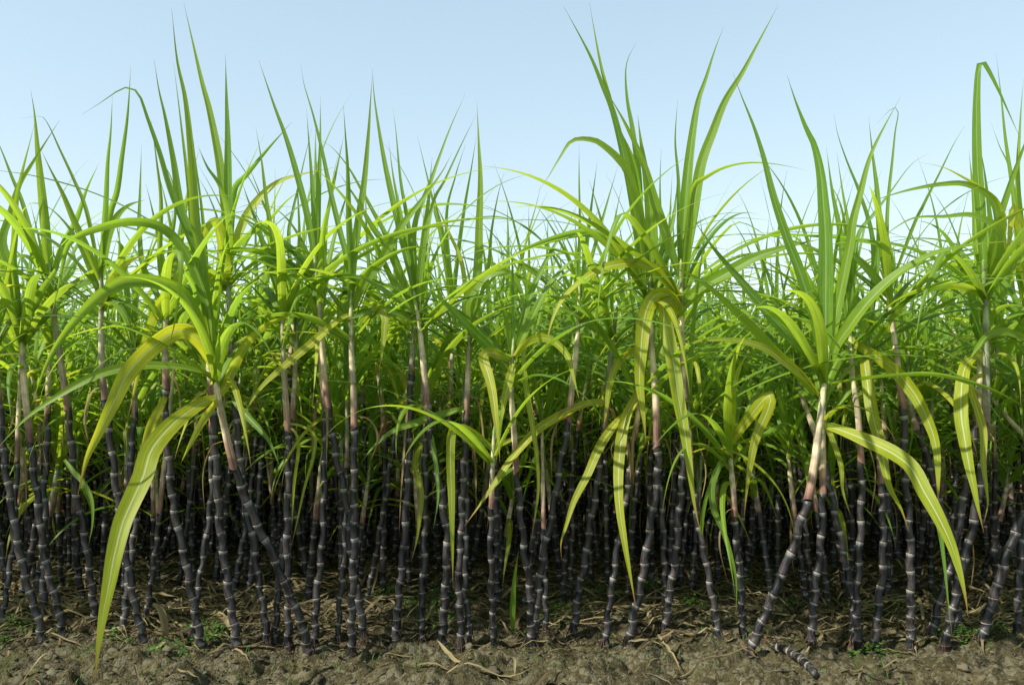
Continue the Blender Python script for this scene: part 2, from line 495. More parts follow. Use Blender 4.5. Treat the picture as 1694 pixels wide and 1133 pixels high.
# front row, traced: id; label; base-to-crown pixels; pixel height where the sheath starts; radius px; lean towards camera (m); extra blades
FRONT = '''
A;dark cane at the left edge whose upper stalk leaves the frame;72,1072 63,1022 50,982 33,915 20,838 8,767 2,700 -4,640 -8,560;670;7.5;0;8
B;thin cane leaning in at the far left, crossing behind the dark edge cane;2,1045 10,982 18,928 22,898 27,800 30,700 33,640 34,560;760;5.5;-.2;6
C;dark cane near the left edge with a greenish upper sheath and a leaning foot;107,1058 97,1008 82,955 73,915 67,868 62,822 55,772 50,727 43,667 38,600 35,540;727;7.5;.05;6
D;straight cane just right of the leaning pair at the left edge;72,1038 72,955 75,872 73,805 77,763 79,683 80,640 85,560;683;7;-.25;8
E;tall cane at the left whose crown stands above the ones beside it;160,1042 155,995 150,955 145,915 137,868 128,828 123,788 117,727 112,677 105,627 92,540 85,467;677;7.5;.05;5
F;cane half hidden behind the big drooping blade at the left;203,1055 207,1008 212,955 220,898 225,840 216,772 220,720 223,683 222,620 220,560;690;7;-.3;8
G;cane with thin pale pink upper stem and fan crown, behind the big drooping blade;241,1075 233,1038 223,998 213,940 203,880 194,820 187,762 182,720 173,657 169,607 167,540 168,510 168,470;657;7.5;0;4
H;slender cane with a long straw coloured top, right of the big drooping blade;240,1032 247,988 253,942 258,902 263,865 267,812 275,740 283,660 288,600 290,545;850;5.5;-.15;7
I;dark cane with a reddish sheath, first to the right of the slender straw topped one;333,1078 328,1038 320,995 312,955 302,905 293,868 285,822 280,770 277,733 273,687 275,638 273,587 274,533 275,505;638;8;.02;6
J;cane whose foot leans right to left towards its neighbour, with a reddish top;318,1065 325,995 333,942 340,898 347,848 350,800 350,720 349,650 347,600;700;6;-.18;5
K;thick dark cane with close pale rings beside the long leaning green cane;392,1075 388,1035 380,988 376,950 368,902 362,842 358,772 352,700 350,647 345,590;647;8.5;0;6
L;long green stemmed cane leaning left from its foot, with two huge drooping blades;512,1078 500,1035 487,1002 470,962 457,932 440,895 418,852 402,812 385,765 370,700 360,650 352,600;765;8.5;.22;2
M;tallest cane at the left, with a grey green upper stem and a high dark crown;442,1067 438,1022 431,982 425,942 418,888 405,838 398,765 393,723 390,665 384,590 380,533 378,480 376,450;590;7.5;-.06;3
N;straight cane with a pale tan sheath, left one of a close pair;477,1072 477,1022 476,955 475,905 476,838 477,780 476,713 473,667 470,613 468,547 466,500;713;7.5;-.04;6
O;cane with a bluish green sheath, right one of a close pair;452,1062 458,1015 460,975 464,942 470,890 479,835 483,765 484,693 487,640 490,587 491,550;693;6.5;-.22;5
P;slightly curved cane with a reddish brown band at the top of its dark stalk;520,1068 522,1022 525,975 530,932 533,898 535,855 537,800 537,750 538,690 534,640 531,600 530,560 530,520;680;7.2;-.12;5
Q;bent dark cane with a long cream sheath, its crown above the left neighbour;603,1068 597,1008 588,968 580,915 577,860 571,820 562,780 553,740 546,700 543,670 537,625 532,560 528,500 523,445;673;7.5;-.02;3
R;cane with a thick pink and cream sheath and a narrow upright crown;582,1078 582,1005 584,955 586,905 586,855 585,805 586,763 586,703 585,650 582,600 581,533 581,515;703;8;.04;3
S;thin pink sheathed cane tucked behind the cream and pink pair;560,1060 562,995 567,955 570,905 571,850 573,788 574,740 574,690 573,640;770;5.5;-.25;5
T;thin cane bending right to a bleached top, set back from its neighbours;605,1000 613,962 623,912 630,865 640,815 648,755 657,710 667,677 672,620;712;5.5;0;6
U;cane with a rusty brown top on a dark stalk;654,1060 658,1002 663,955 667,915 671,855 674,805 676,760 678,700 680,640 682,580 683,530;617;7.5;-.05;5
V;straight dark cane beside the one with the pink and white fan crowned stem;697,1060 698,988 702,922 703,865 703,808 703,760 702,723 700,680 700,640;690;7;-.12;6
W;cane with a pink and white stem crossing its neighbour and a wide bright fan crown;731,1070 735,1008 737,962 739,925 740,890 735,850 729,805 719,760 712,710 707,667 702,617 697,567 692,530 690,517;667;8;.05;1
BA;thin cane with a pink sheath set back behind the fan crowned one;742,1000 743,930 744,860 744,790 743,730 744,672 746,620 749,570 751,520;672;5.5;0;3
X;cane with a grey sheath whose stalk is wide and dark low down;763,1072 762,1022 758,960 760,915 763,872 765,822 768,760 771,700 773,650 775,600 777,547;690;7.5;-.05;5
Y;short cane foot leaning left under the grey sheathed one;779,1067 775,1022 769,985 770,940 771,872 772,815 770,760 768,700 766,650;740;6;-.2;6
Z;short cane with a pink tip and a small spray of blades at knee height;820,1080 817,1045 815,1008 813,955 812,905 812,865 813,838 814,788 816,745;838;6.5;.1;3
AA;dark cane directly beside the short pink tipped one;826,1000 821,955 821,905 821,855 821,808 820,765 818,700 816,650 815,600;700;6.5;0;7
AB;cane with a split straw coloured sheath under a spreading crown at the middle;879,1077 878,1022 877,978 872,942 867,905 862,855 858,815 854,775 850,710 846,650 848,597;778;7.5;.08;4
AC;dark cane curving right with a long pink and white sheath at the middle;884,1072 888,1005 892,962 897,928 902,898 910,868 917,835 924,785 933,737 941,695 947,633 953,583 957,533 958,497;692;7.5;-.03;7
AD;cane with a thin grey sheath and a tuft of narrow blades low down;903,1058 903,1008 902,968 902,942 900,900 899,865 898,788 897,720 897,695;872;5.5;-.15;9
AE;cane leaning right to a thin spotted tan sheath with yellow blades;948,1060 952,1022 958,968 967,932 973,888 980,848 987,812 991,770 995,745 1000,707 1005,653 1010,600 1015,560 1017,540;707;7.5;0;6
AF;cane passing behind a long yellow drooping blade with a reddish stub of sheath;1002,1072 1005,1022 1010,988 1015,955 1021,910 1027,870 1036,820 1043,770 1049,727 1056,680 1058,640;727;7;-.1;8
AG;thick cane with a bluish grey sheath under the highest leaning crown;1040,1072 1047,1022 1057,985 1064,942 1071,902 1077,865 1082,832 1087,798 1089,763 1087,737 1085,667 1080,600 1077,550 1075,470;737;8.5;0;3
AH;cane with a banded cream sheath and two very tall forked blades;1098,1065 1105,1005 1109,972 1115,942 1119,905 1122,865 1126,822 1129,782 1131,740 1133,693 1131,633 1129,583 1128,533 1127,465;693;8;.06;4
AI;thinner cane standing behind the gap left of the banded cream one;1100,1020 1100,955 1098,905 1097,855 1092,812 1090,760 1088,700;740;6;-.1;8
AJ;cane with dry strips hanging on it and a kinked foot;1192,1078 1185,1028 1178,988 1171,948 1163,905 1154,865 1149,822 1144,770 1140,720 1138,680;750;6.5;-.08;8
AK;short cane with a pink sheath and a star of narrow blades;1230,1065 1228,1022 1226,972 1222,922 1217,888 1215,852 1212,798 1208,757 1207,728;852;7;.05;6
AL;thick cane leaning strongly right from its foot to a scarred pale stem;1236,1090 1253,1045 1270,1008 1283,972 1297,942 1311,908 1323,868 1337,825 1346,775 1354,717 1360,665 1366,612;825;9.5;.12;2
AM;upright cane that meets the strongly leaning one at a shared crown;1342,1068 1345,1015 1350,962 1357,908 1360,855 1361,808 1361,762 1361,700 1363,650;808;8;-.04;4
AN;cane with a bowed pale stem bulging to the right behind the shared crown;1411,1058 1411,1002 1404,962 1397,922 1391,890 1382,852 1373,808 1365,770 1350,720 1337,685 1326,653 1320,615;765;7.5;-.18;9
AO;straight cane with a pink green sheath right of the shared crown;1420,1064 1417,1008 1420,945 1423,888 1425,835 1425,785 1424,753 1419,683 1411,627 1407,567 1406,550;760;7.5;0;5
AP;cane with a long grey green sheath beside the one with the pink green sheath;1446,1067 1451,1018 1457,968 1461,922 1461,865 1459,815 1457,780 1452,720 1444,650 1438,600 1436,557;795;7.5;-.04;8
AQ;cane with a dark stalk reaching high and a bent tan and pink top;1507,1070 1507,1008 1506,955 1506,905 1504,865 1501,822 1497,775 1496,747 1494,673 1487,627 1481,573 1474,520 1469,475;673;8;0;4
AR;wavy cane that snakes down to the right between two straight ones;1585,1045 1583,990 1580,930 1570,880 1560,845 1549,810 1533,755 1518,712 1507,680 1503,620;700;7;-.15;9
AS;cane rising in an arc, right of the snaking one, with swollen dark low joints;1539,1058 1549,1015 1557,982 1569,948 1581,900 1590,845 1597,800 1606,755 1614,710 1620,640 1622,547;705;8;-.1;9
AT;tall cane with a brown streaked sheath and one blade folded over at its tip;1562,1070 1571,1028 1579,995 1588,955 1597,922 1605,888 1612,855 1619,815 1626,765 1630,727 1632,653 1631,593 1631,517 1628,462;727;8.5;.05;6
AU;thick cane leaning out of the frame at the right edge;1620,1068 1634,1022 1644,988 1654,955 1664,922 1677,888 1698,845 1720,790 1745,720 1765,650;740;9.5;.05;10
AV;cane at the right edge with bright upright blades above it;1684,1057 1684,988 1689,922 1695,860 1700,780 1702,700 1700,600 1695,500;690;7.5;-.1;11
AW;cane lying low at the right edge with two long pale leaning sheaths;1815,1040 1800,960 1780,850 1745,780 1694,720 1665,690 1647,667 1630,640;790;7;-.3;7
'''
# traced blades: plant; material; width px; forward (m); roll deg; pixels from collar to tip
LEAVES = '''
G;green;11;0;15;168,463 171,400 175,333 178,267 183,217 186,160
G;green;11;-.05;25;169,460 180,360 193,317 202,257 210,200 214,150 216,110
G;green;19;.05;35;169,465 177,400 193,360 213,340 240,331
G;green;13;.1;15;165,463 143,410 123,367 103,320 83,280 68,248
G;old;17;.2;20;168,505 176,482 192,458 210,436 240,420
G;green;7;-.1;30;165,455 143,350 123,300 100,250 80,207 67,193 33,197
L;green;18;.05;10;351,597 347,533 337,467 330,400 323,367 317,267 307,167 293,100 284,15
L;green;19;.12;38;350,585 346,520 333,470 313,425 293,395 267,375 240,367 205,367 170,375 133,388 112,405 103,440 95,480 83,530
L;green;17;-.05;15;348,570 335,470 320,400 300,350 287,267 273,193 263,150 255,100
L;green;13;0;15;350,590 330,440 317,400 283,317 263,250 243,193 230,157 213,145 193,152 170,168 135,190
L;green;10;-.1;20;350,590 330,460 320,400 313,317 303,233 295,167 287,105
L;old;30;.42;20;352,603 335,570 313,549 292,548 273,558 240,585 210,620 187,667 163,717 143,760 128,822
L;old;34;.62;15;358,660 345,662 328,670 310,682 280,707 250,745 237,788 217,832 203,865 190,915 180,968 170,1020 162,1075 156,1138
L;old;12;.2;30;362,657 350,675 337,693 317,730 297,770
L;old;20;-.12;20;362,655 372,640 383,613 407,570 433,543 457,530 500,520
L;green;13;.3;45;351,622 330,615 300,608 247,605 200,610 150,625 93,657 43,692 -8,745
L;green;23;.33;25;352,597 340,560 320,510 300,482 267,467 233,463 200,467 167,487 127,527 90,577 67,627 52,672
M;old;24;.25;20;377,478 350,462 328,450 307,455 280,482 255,523 240,567 228,620 212,690
M;green;17;0;10;376,450 379,400 372,333 362,260 347,183 333,130 304,5
M;green;16;.03;20;377,440 380,370 378,317 377,233 375,167 373,90
M;green;14;-.05;15;378,440 381,370 388,312 407,290 440,250 483,202
M;green;15;.15;35;376,455 378,400 375,350 363,307 343,277 328,243
M;green;14;.05;35;378,455 382,420 407,390 440,367 473,333 500,313
M;old;21;.28;25;375,470 372,420 366,385 358,366 347,372 334,398 320,434
M;green;12;.2;30;377,476 360,453 338,443 310,441 285,455
M;old;15;-.1;40;378,440 390,400 410,355 440,318 470,297 515,285 560,276
E;green;17;0;15;84,460 78,417 70,333 62,250 57,190 51,150
E;green;10;.05;20;82,460 57,400 37,333 20,293 0,243 -15,215
E;green;13;-.05;20;86,455 100,415 110,393 127,360 143,313 164,270
E;green;13;.1;40;83,470 60,440 40,425 10,430 -15,450
C;green;16;.05;15;34,545 20,450 5,400 18,353 32,307 52,273 77,233 98,200
C;green;12;0;15;36,540 22,440 24,393 27,333 37,283 50,233 57,205
C;green;14;.1;15;36,540 70,480 95,440 88,420 90,400
I;green;10;0;15;275,505 264,433 266,333 259,267 250,200
I;green;10;-.1;15;274,505 240,450 231,383 232,317 233,283 234,240
I;green;8;-.1;15;276,505 280,420 290,350 285,300 262,255
N;green;11;0;15;466,500 455,417 441,333 433,267 423,210
N;green;13;-.1;20;467,505 445,440 428,380 410,330 400,300
O;green;9;0;15;490,550 478,400 484,353 493,313 503,267 516,212
O;green;9;-.1;15;490,550 492,460 495,390 493,330 490,270
Q;green;13;.05;15;523,443 510,360 490,283 473,227 453,173 428,100
Q;green;9;0;15;524,440 516,300 511,233 507,180
Q;green;11;0;15;525,440 526,360 528,300 530,233 530,160
Q;green;9;0;20;526,440 543,350 560,267 569,225
Q;green;13;.1;40;522,463 495,445 440,420 390,413 335,419
Q;green;11;.05;40;522,455 490,420 450,385 420,365 390,352
R;green;11;-.05;15;580,512 575,433 563,383 547,317 533,250 518,190 503,140 498,108
R;green;13;0;10;580,512 582,467 577,367 575,283 571,217 568,175
R;green;15;.02;10;582,512 585,433 593,367 603,300 610,217 613,167 616,125
R;green;17;.12;20;583,512 603,467 630,433 663,377 697,333 730,287 748,253
R;old;15;.25;25;581,522 570,524 543,543 517,567 473,603 430,643 396,697
R;green;14;.12;48;581,560 565,550 530,530 490,518 447,520 397,533 350,568
R;green;10;-.1;45;583,520 610,514 643,512 680,520 720,540
W;green;10;-.05;20;689,515 665,455 640,393 617,350 597,313 575,275 550,245 530,232
W;green;15;.08;15;688,515 668,467 645,415 618,378 590,330 560,285
W;green;14;0;10;689,512 683,467 663,383 647,317 633,250 620,167 616,115
W;green;9;-.03;15;691,512 677,383 663,300 655,217 650,180
W;green;10;-.1;15;689,512 672,400 652,300 643,233
W;green;13;.05;10;692,512 694,467 703,383 709,330 715,260
W;green;11;-.08;20;692,512 685,383 713,300 727,260 747,207 770,155
W;green;8;-.1;20;693,512 713,350 737,297 763,240 788,190
W;green;13;.15;25;690,520 672,505 650,490 613,467 590,455
W;green;16;.1;45;690,540 663,523 630,515 600,520 570,530
W;green;11;.1;40;691,535 720,525 760,500 800,490 840,500
BA;green;9;0;15;751,520 752,467 760,400 770,333 780,277 788,225
BA;green;10;.05;20;750,520 740,433 732,383 722,343 715,300
BA;green;9;-.05;15;751,520 738,367 753,293 770,240
X;green;17;0;10;777,545 790,450 793,367 795,300 792,233 789,170
X;green;8;-.05;15;778,545 806,450 813,383 823,327 834,285
X;old;10;-.05;15;776,545 765,440 745,390 727,350 712,322
X;green;16;.1;40;777,545 772,507 783,480 807,454 840,453 857,473 867,510 868,560
X;green;13;.1;35;775,675 745,682 700,696 650,713 617,740 594,770
Z;old;17;.18;8;816,744 792,722 768,708 752,709 746,722 745,765 747,822 748,888 749,955 750,975
Z;green;10;.1;35;815,744 795,730 770,712 745,700 715,697
Z;old;8;-.1;30;817,744 840,730 870,720 890,722
AB;green;14;.05;35;849,590 877,533 893,500 913,467 940,437 967,428 1003,438
AB;green;13;0;20;848,590 867,527 880,483 900,440 917,407 937,377 956,335
AB;green;9;.02;15;847,590 848,533 848,467 847,430 843,390
AB;green;19;.12;20;846,592 820,582 803,567 760,523 727,493 698,470
AB;old;19;.22;12;846,596 828,588 806,583 800,595 808,620 815,650 820,690 825,735 827,765
AB;old;17;.12;10;848,596 848,604 843,627 835,660 829,705
AB;old;15;.2;25;850,592 865,572 885,560 905,560 923,570 940,590 948,620 960,668
AB;green;10;0;20;847,590 835,520 820,480 800,470
AC;green;7;0;15;958,495 957,450 959,367 958,300 958,240
AC;green;9;0;15;959,495 967,433 973,383 980,327 988,268
AC;green;8;0;20;960,495 977,433 993,377 1007,327 1022,275
AC;green;12;.1;45;960,510 993,497 1027,482 1060,477 1100,482
AC;green;7;.1;20;957,495 945,440 920,390 895,350 880,340
AE;old;19;.3;22;1002,668 988,665 953,674 913,695 887,713 860,743 837,772 793,836 768,870
AE;old;14;.18;20;1058,575 1045,580 1030,592 1017,610 1008,640 1003,677 997,715
AE;green;8;0;20;1017,540 1012,480 1020,420 1030,370
AE;green;12;.15;45;1017,560 985,545 950,520 900,505 870,515 840,540
AF;old;18;.3;15;1052,672 1040,682 1022,697 1003,722 987,750 972,785 950,828 937,868 928,898 929,925
AF;old;22;.32;12;1075,632 1060,645 1048,665 1035,692 1027,733 1023,785 1025,838 1032,888 1041,942 1053,1010
AH;old;28;.32;12;1127,523 1117,500 1103,487 1090,486 1076,498 1065,530 1060,583 1058,633 1064,683 1069,738
AH;old;26;.38;12;1127,530 1117,503 1104,493 1097,503 1104,550 1114,600 1123,660 1132,710 1140,765 1148,830 1160,885
AG;green;17;0;10;1074,470 1063,450 1047,333 1030,250 1013,183 997,143 975,90 932,10
AG;green;15;.05;15;1076,470 1070,433 1050,283 1023,217 1007,157 993,103 975,5
AG;green;15;.02;10;1075,470 1060,433 1057,300 1047,217 1038,167 1035,120 1040,95 1052,72
AG;green;24;.06;10;1078,480 1078,433 1075,340 1060,233 1055,190
AG;green;18;.1;12;1124,458 1103,393 1083,333 1063,267 1037,210 1013,167 1003,150
AG;green;16;.22;30;1072,460 1058,360 1040,290 1023,264 1000,243 980,232 947,233 927,260 907,293 890,318
AG;green;17;.2;38;1074,500 1060,465 1045,430 1010,395 975,384 940,388 900,400 870,412 840,430 812,458
AG;green;14;-.05;15;1079,475 1095,420 1112,370 1118,330 1120,300
AH;old;19;.3;30;1126,492 1097,456 1060,438 1020,438 985,450 955,470 930,497 913,532 902,578
AH;green;20;0;8;1127,462 1128,433 1134,333 1142,250 1154,173 1168,130 1182,85 1197,45
AH;green;20;.06;12;1129,462 1134,433 1147,350 1160,273 1180,217 1200,167 1227,123 1250,80 1288,8
AH;green;9;-.05;15;1126,462 1123,400 1122,300 1117,233 1121,165
AH;green;11;.1;40;1130,480 1137,400 1146,313 1167,293 1197,277 1233,269 1273,270 1313,277 1335,283
AH;green;19;.2;40;1130,503 1160,477 1207,450 1247,427 1297,410 1330,402 1362,395
AK;old;18;.1;15;1207,727 1209,683 1214,635 1227,600 1243,578
AK;old;21;.3;14;1207,735 1240,690 1262,662 1275,655 1270,680 1250,725 1240,775 1234,820 1231,858
AK;green;9;.1;35;1208,727 1233,697 1267,667 1310,650
AK;green;7;0;35;1208,735 1250,723 1313,711
AK;green;8;.1;30;1206,730 1180,713 1153,702 1132,690
AL;green;20;.1;12;1362,607 1345,590 1328,580 1293,543 1253,497 1213,450 1180,410 1147,363
AL;green;19;.18;25;1350,652 1313,609 1280,577 1253,547 1213,510 1180,480 1147,457 1113,443 1090,443
AL;green;18;.04;10;1361,603 1344,517 1321,443 1304,400 1280,327 1263,260 1247,210 1227,160 1212,120
AL;green;27;0;8;1366,603 1366,500 1366,400 1362,333 1357,283 1347,240 1334,213 1317,170 1302,125
AL;green;18;.05;12;1371,603 1384,517 1397,450 1407,400 1411,367 1424,317 1437,267 1454,227 1490,160
AL;green;20;.25;35;1374,600 1385,570 1401,547 1434,503 1474,463 1511,437 1554,417 1611,405 1680,398
AL;green;12;.25;50;1371,633 1434,622 1494,617 1547,618 1594,628 1644,645 1700,675
AL;old;29;.5;18;1371,705 1404,716 1437,730 1477,750 1507,774 1528,812 1554,858 1574,902 1588,948 1597,988 1602,1022
AL;old;14;.2;40;1354,653 1335,630 1300,600 1267,577 1230,565 1187,562 1135,568
AL;green;13;.1;18;1366,630 1335,580 1310,555 1285,545
AM;old;11;.15;20;1361,693 1377,727 1391,770 1394,812 1409,857
AM;green;12;-.1;35;1372,690 1400,655 1430,600 1470,560 1510,530
AO;old;25;.3;15;1407,560 1412,568 1430,578 1454,592 1485,617 1514,653 1534,693 1548,735 1552,790 1551,850
AO;green;10;0;15;1406,548 1408,450 1404,377 1394,317 1384,250
AO;green;14;.02;15;1405,548 1398,470 1391,390 1377,317 1367,243
AO;green;9;.1;30;1407,548 1412,450 1421,387 1444,357 1474,317 1507,273 1537,253
AP;old;23;.3;12;1436,575 1430,590 1434,625 1439,660 1447,700 1457,733 1464,773 1473,808 1491,842 1504,880
AP;green;10;0;15;1436,555 1445,450 1441,383 1421,317 1401,267 1386,223 1380,190
AP;green;10;0;15;1437,555 1450,450 1453,380 1448,310 1443,250
AQ;green;7;0;15;1469,475 1467,393 1469,333 1476,267 1481,217 1486,187 1477,179 1450,205
AQ;green;12;0;15;1468,475 1457,400 1451,317 1444,260 1437,195
AQ;green;7;0;20;1472,475 1511,373 1527,340 1554,287 1577,240 1596,208
AQ;green;13;.1;45;1470,480 1478,445 1462,405 1411,393 1354,389 1290,388 1230,400 1178,428
AQ;green;14;.1;40;1468,490 1455,470 1430,440 1400,415 1370,415
AT;old;25;.3;10;1626,592 1616,588 1600,600 1592,630 1590,683 1596,727 1604,773 1611,805 1618,840 1628,882
AT;old;14;.2;15;1628,620 1612,625 1606,643 1619,683 1627,717 1627,767 1632,810 1634,835 1627,867
AT;green;18;0;8;1628,460 1624,367 1617,267 1616,167 1621,103 1634,115 1650,146 1668,185 1688,230
AT;green;14;.05;15;1631,460 1647,383 1667,317 1687,260 1715,190
AT;green;10;.15;45;1632,462 1650,380 1640,330 1600,306 1561,305 1511,313 1467,325 1425,340
AT;green;13;.2;45;1631,470 1655,420 1650,380 1610,358 1561,360 1511,362 1470,385 1440,410
AT;old;10;.1;40;1632,465 1660,380 1650,335 1627,313 1594,293 1561,277 1522,269
AT;green;14;.2;45;1630,490 1600,475 1560,470 1500,487 1450,520
AT;green;12;-.1;15;1627,460 1615,400 1612,340 1606,280 1603,250
AV;green;10;0;15;1695,500 1685,380 1674,300 1664,233 1657,167 1648,90
AV;green;9;0;15;1694,500 1680,370 1671,283 1654,243 1640,205
AV;green;12;0;12;1696,500 1690,380 1684,300 1688,200 1693,130
AV;old;20;.3;12;1695,498 1690,400 1684,360 1677,342 1673,360 1669,400 1662,445
AV;green;11;.2;45;1694,505 1675,440 1640,420 1590,425 1540,440
AV;old;12;.3;30;1694,510 1700,470 1690,430 1680,440 1676,480
AU;green;16;.2;30;1694,560 1660,550 1630,560 1600,600
F;green;10;0;20;221,560 225,480 245,420 262,370
D;green;10;0;15;85,560 100,480 125,440 110,380
AL;green;11;.35;25;1366,700 1420,715 1470,740 1510,775 1532,820 1553,870 1562,930 1568,990 1575,1050
AK;green;12;.1;15;1208,735 1195,760 1178,800 1180,840 1195,875 1210,922 1218,968 1217,1025
AJ;green;7;.15;20;1160,888 1163,850 1172,810 1183,780 1196,750
C;green;9;.1;15;107,760 122,780 138,798 152,826 153,865 146,904
N;old;7;.1;15;476,700 500,705 520,720 518,755 504,805 493,855 480,912
N;old;7;.08;15;476,705 488,715 494,740 486,805 483,865 479,880
V;old;12;.15;12;702,730 693,745 686,765 691,790 697,822 690,888 680,930
W;green;9;.1;20;712,715 717,735 722,770 725,822 717,874
U;dry;5;.05;20;677,650 672,700 668,755 663,822 660,890
AB;old;11;.05;15;868,560 866,593 870,640 880,700 888,755 890,815 876,908
K;green;12;.15;15;385,660 408,687 430,710 447,733 463,772
R;old;15;.1;12;602,535 622,512 636,522 636,545 633,575 627,614
I;old;15;.15;15;276,650 268,668 247,707 233,755 225,780
AI;green;6;.1;15;1190,570 1167,580 1137,607 1107,653 1080,703 1068,750
AI;green;15;-.1;12;1150,560 1170,587 1187,633 1197,683 1200,720
AP;green;23;.05;15;1436,560 1420,515 1405,480 1399,440 1402,400
AA;old;9;.1;15;818,600 800,640 795,690 790,740
H;old;16;.12;15;270,660 262,690 250,740 240,785 236,820
'''
# ---------------------------------------------------------------- front row
plants = {}
for line in FRONT.strip().splitlines():
    pid, label, path, sy, rpx, lean, extra = [q.strip() for q in line.split(';')]
    px = [tuple(map(float, q.split(','))) for q in path.split()]
    sy, rpx, lean, extra = float(sy), float(rpx), float(lean), int(extra)
    Yb = min(ground_Y(px[0][1]), 5.0)
    ylen = px[0][1] - px[-1][1]
    pts = [P(x, y, Yb - lean * (px[0][1] - y) / ylen) for x, y in px]
    g = float(ground_h(pts[0][0], pts[0][1]))
    pts[0][2] = g - .02
    if pts[0][2] > pts[1][2] - .03: pts[0][2] = pts[1][2] - .03
    d = dict(id=pid, px=px, pts=pts, Y=Yb, lean=lean, y0=px[0][1], ylen=ylen)
    t = empty('sugarcane_plant', Vector(pts[0]), label, 'sugarcane', 'canes of the front row')
    d['t'] = t; O = pts[0]; d['O'] = O
    fine, L = spline(pts, 120)
    pyy = np.interp(np.linspace(0, 1, 120), np.concatenate([[0], np.cumsum([np.linalg.norm(pts[i + 1] - pts[i]) for i in range(len(pts) - 1)])]) / sum(np.linalg.norm(pts[i + 1] - pts[i]) for i in range(len(pts) - 1)), [q[1] for q in px])
    k = int(np.argmin(np.abs(pyy - sy)))
    R = rpx * Yb / F * .77
    geo = Geo(); stalk_tube(geo, fine[:k + 3:4] if k > 12 else fine[:k + 3], R * 1.04, R * .93, sides=14)
    part('stalk', geo.mesh('stalk', ['stalk'], O), t)
    geo = Geo(); c = sheath_tube(geo, np.vstack([fine[k::6], fine[-1:], fine[-1:] + unit(fine[-1] - fine[-4]) * .10]), R * 1.03, R * .55, sides=14)
    part('sheath', geo.mesh('sheath', ['sheath'], O), t)
    geo = Geo(); root_hairs(geo, np.array([pts[0][0], pts[0][1], g]), R)
    part('roots', geo.mesh('roots', ['root'], O), t)
    d['fine'] = fine; d['k'] = k; d['R'] = R; d['extra'] = extra
    plants[pid] = d

for line in LEAVES.strip().splitlines():
    pid, mat, w, fwd, roll, path = [q.strip() for q in line.split(';')]
    d = plants[pid]; w, fwd, roll = float(w), float(fwd), float(roll)
    px = np.array([tuple(map(float, q.split(','))) for q in path.split()])
    n = 34
    c2, _ = spline(np.c_[px, np.zeros(len(px))], n)
    Y0 = d['Y'] - d['lean'] * np.clip((d['y0'] - px[0][1]) / d['ylen'], 0, 1)
    if fwd == 0: fwd = random.uniform(-.1, .12)
    s = np.linspace(0, 1, n)
    Ys = Y0 - fwd * (1 - (1 - s) ** 1.8)
    c = np.array([P(c2[i, 0], c2[i, 1], Ys[i]) for i in range(n)])
    T = tangents(c); V = unit(CAM - c)
    side = unit(np.cross(T, V))
    sg = random.choice((-1, 1))
    rl = np.radians(roll) * (1 + .5 * np.sin(s * random.uniform(2, 5) + random.random() * 6)) * sg
    side = rot_about(side, T, rl)
    W = w * .95 * d['Y'] / F / max(math.cos(math.radians(roll)), .6)
    N = np.cross(side, T)
    if np.mean(np.sum(N * V, -1)) < 0: side = -side
    geo = Geo()
    old = mat == 'old'
    blade(geo, c, side, W * (.93 if old else 1.0), cols=7, fold=.22 if old else .38, wav=.07 if old else .035,
          taper=2.4 if old else 2.0, start=.5 if old else .55)
    part('leaf', geo.mesh('leaf', [mat], d['O']), d['t'])


def crown(geo_for, base, up, k_extra, size=1.0, cols=5, n=20, az0=None, low=None, plan=None):
    """blades of one crown; geo_for(mat) gives the Geo that takes the next blade"""
    az = random.random() * 6.28 if az0 is None else az0
    plan = plan or ['up', 'up', 'span', 'mid', 'mid', 'span', 'arch', 'span', 'arch', 'hang', 'low', 'hang', 'low', 'arch', 'low', 'low', 'arch', 'low']
    for i in range(k_extra):
        kind = plan[i % len(plan)]
        az += math.pi + random.uniform(-.7, .7)
        h = {'up': -.01, 'mid': -.05, 'arch': -.10, 'hang': -.16, 'low': -.34, 'span': -.07}[kind] * random.uniform(.6, 1.4)
        b = base + up * h
        g, done = geo_for('old' if (kind == 'hang' and random.random() < .45) else 'green')
        m = 0
        if kind == 'up': proc_blade(g, b, az, random.uniform(2, 14), size * random.uniform(.75, 1.15), random.uniform(4, 38), random.uniform(.026, .042), m, n, cols, 1.8, random.uniform(-.8, .8))
        elif kind == 'mid': proc_blade(g, b, az, random.uniform(14, 34), size * random.uniform(.75, 1.1), random.uniform(35, 95), random.uniform(.028, .043), m, n, cols, 1.5, random.uniform(-.9, .9))
        elif kind == 'arch': proc_blade(g, b, az, random.uniform(30, 52), size * random.uniform(.75, 1.1), random.uniform(70, 120), random.uniform(.029, .045), m, n, cols, 1.2, random.uniform(-.7, .7))
        elif kind == 'span': proc_blade(g, b, az, random.uniform(34, 52), size * random.uniform(1.05, 1.35), random.uniform(45, 85), random.uniform(.034, .048), m, n, cols, 1.15, random.uniform(-.8, .8))
        elif kind == 'low': proc_blade(g, b, az, random.uniform(25, 60), size * random.uniform(.6, .95), random.uniform(80, 125), random.uniform(.029, .045), m, n, cols, 1.0, random.uniform(-.6, .6))
        else: proc_blade(g, b, az, random.uniform(40, 65), size * random.uniform(.6, .9), random.uniform(95, 125), random.uniform(.028, .043), m, n, cols, .8, random.uniform(-.6, .6))
        done()


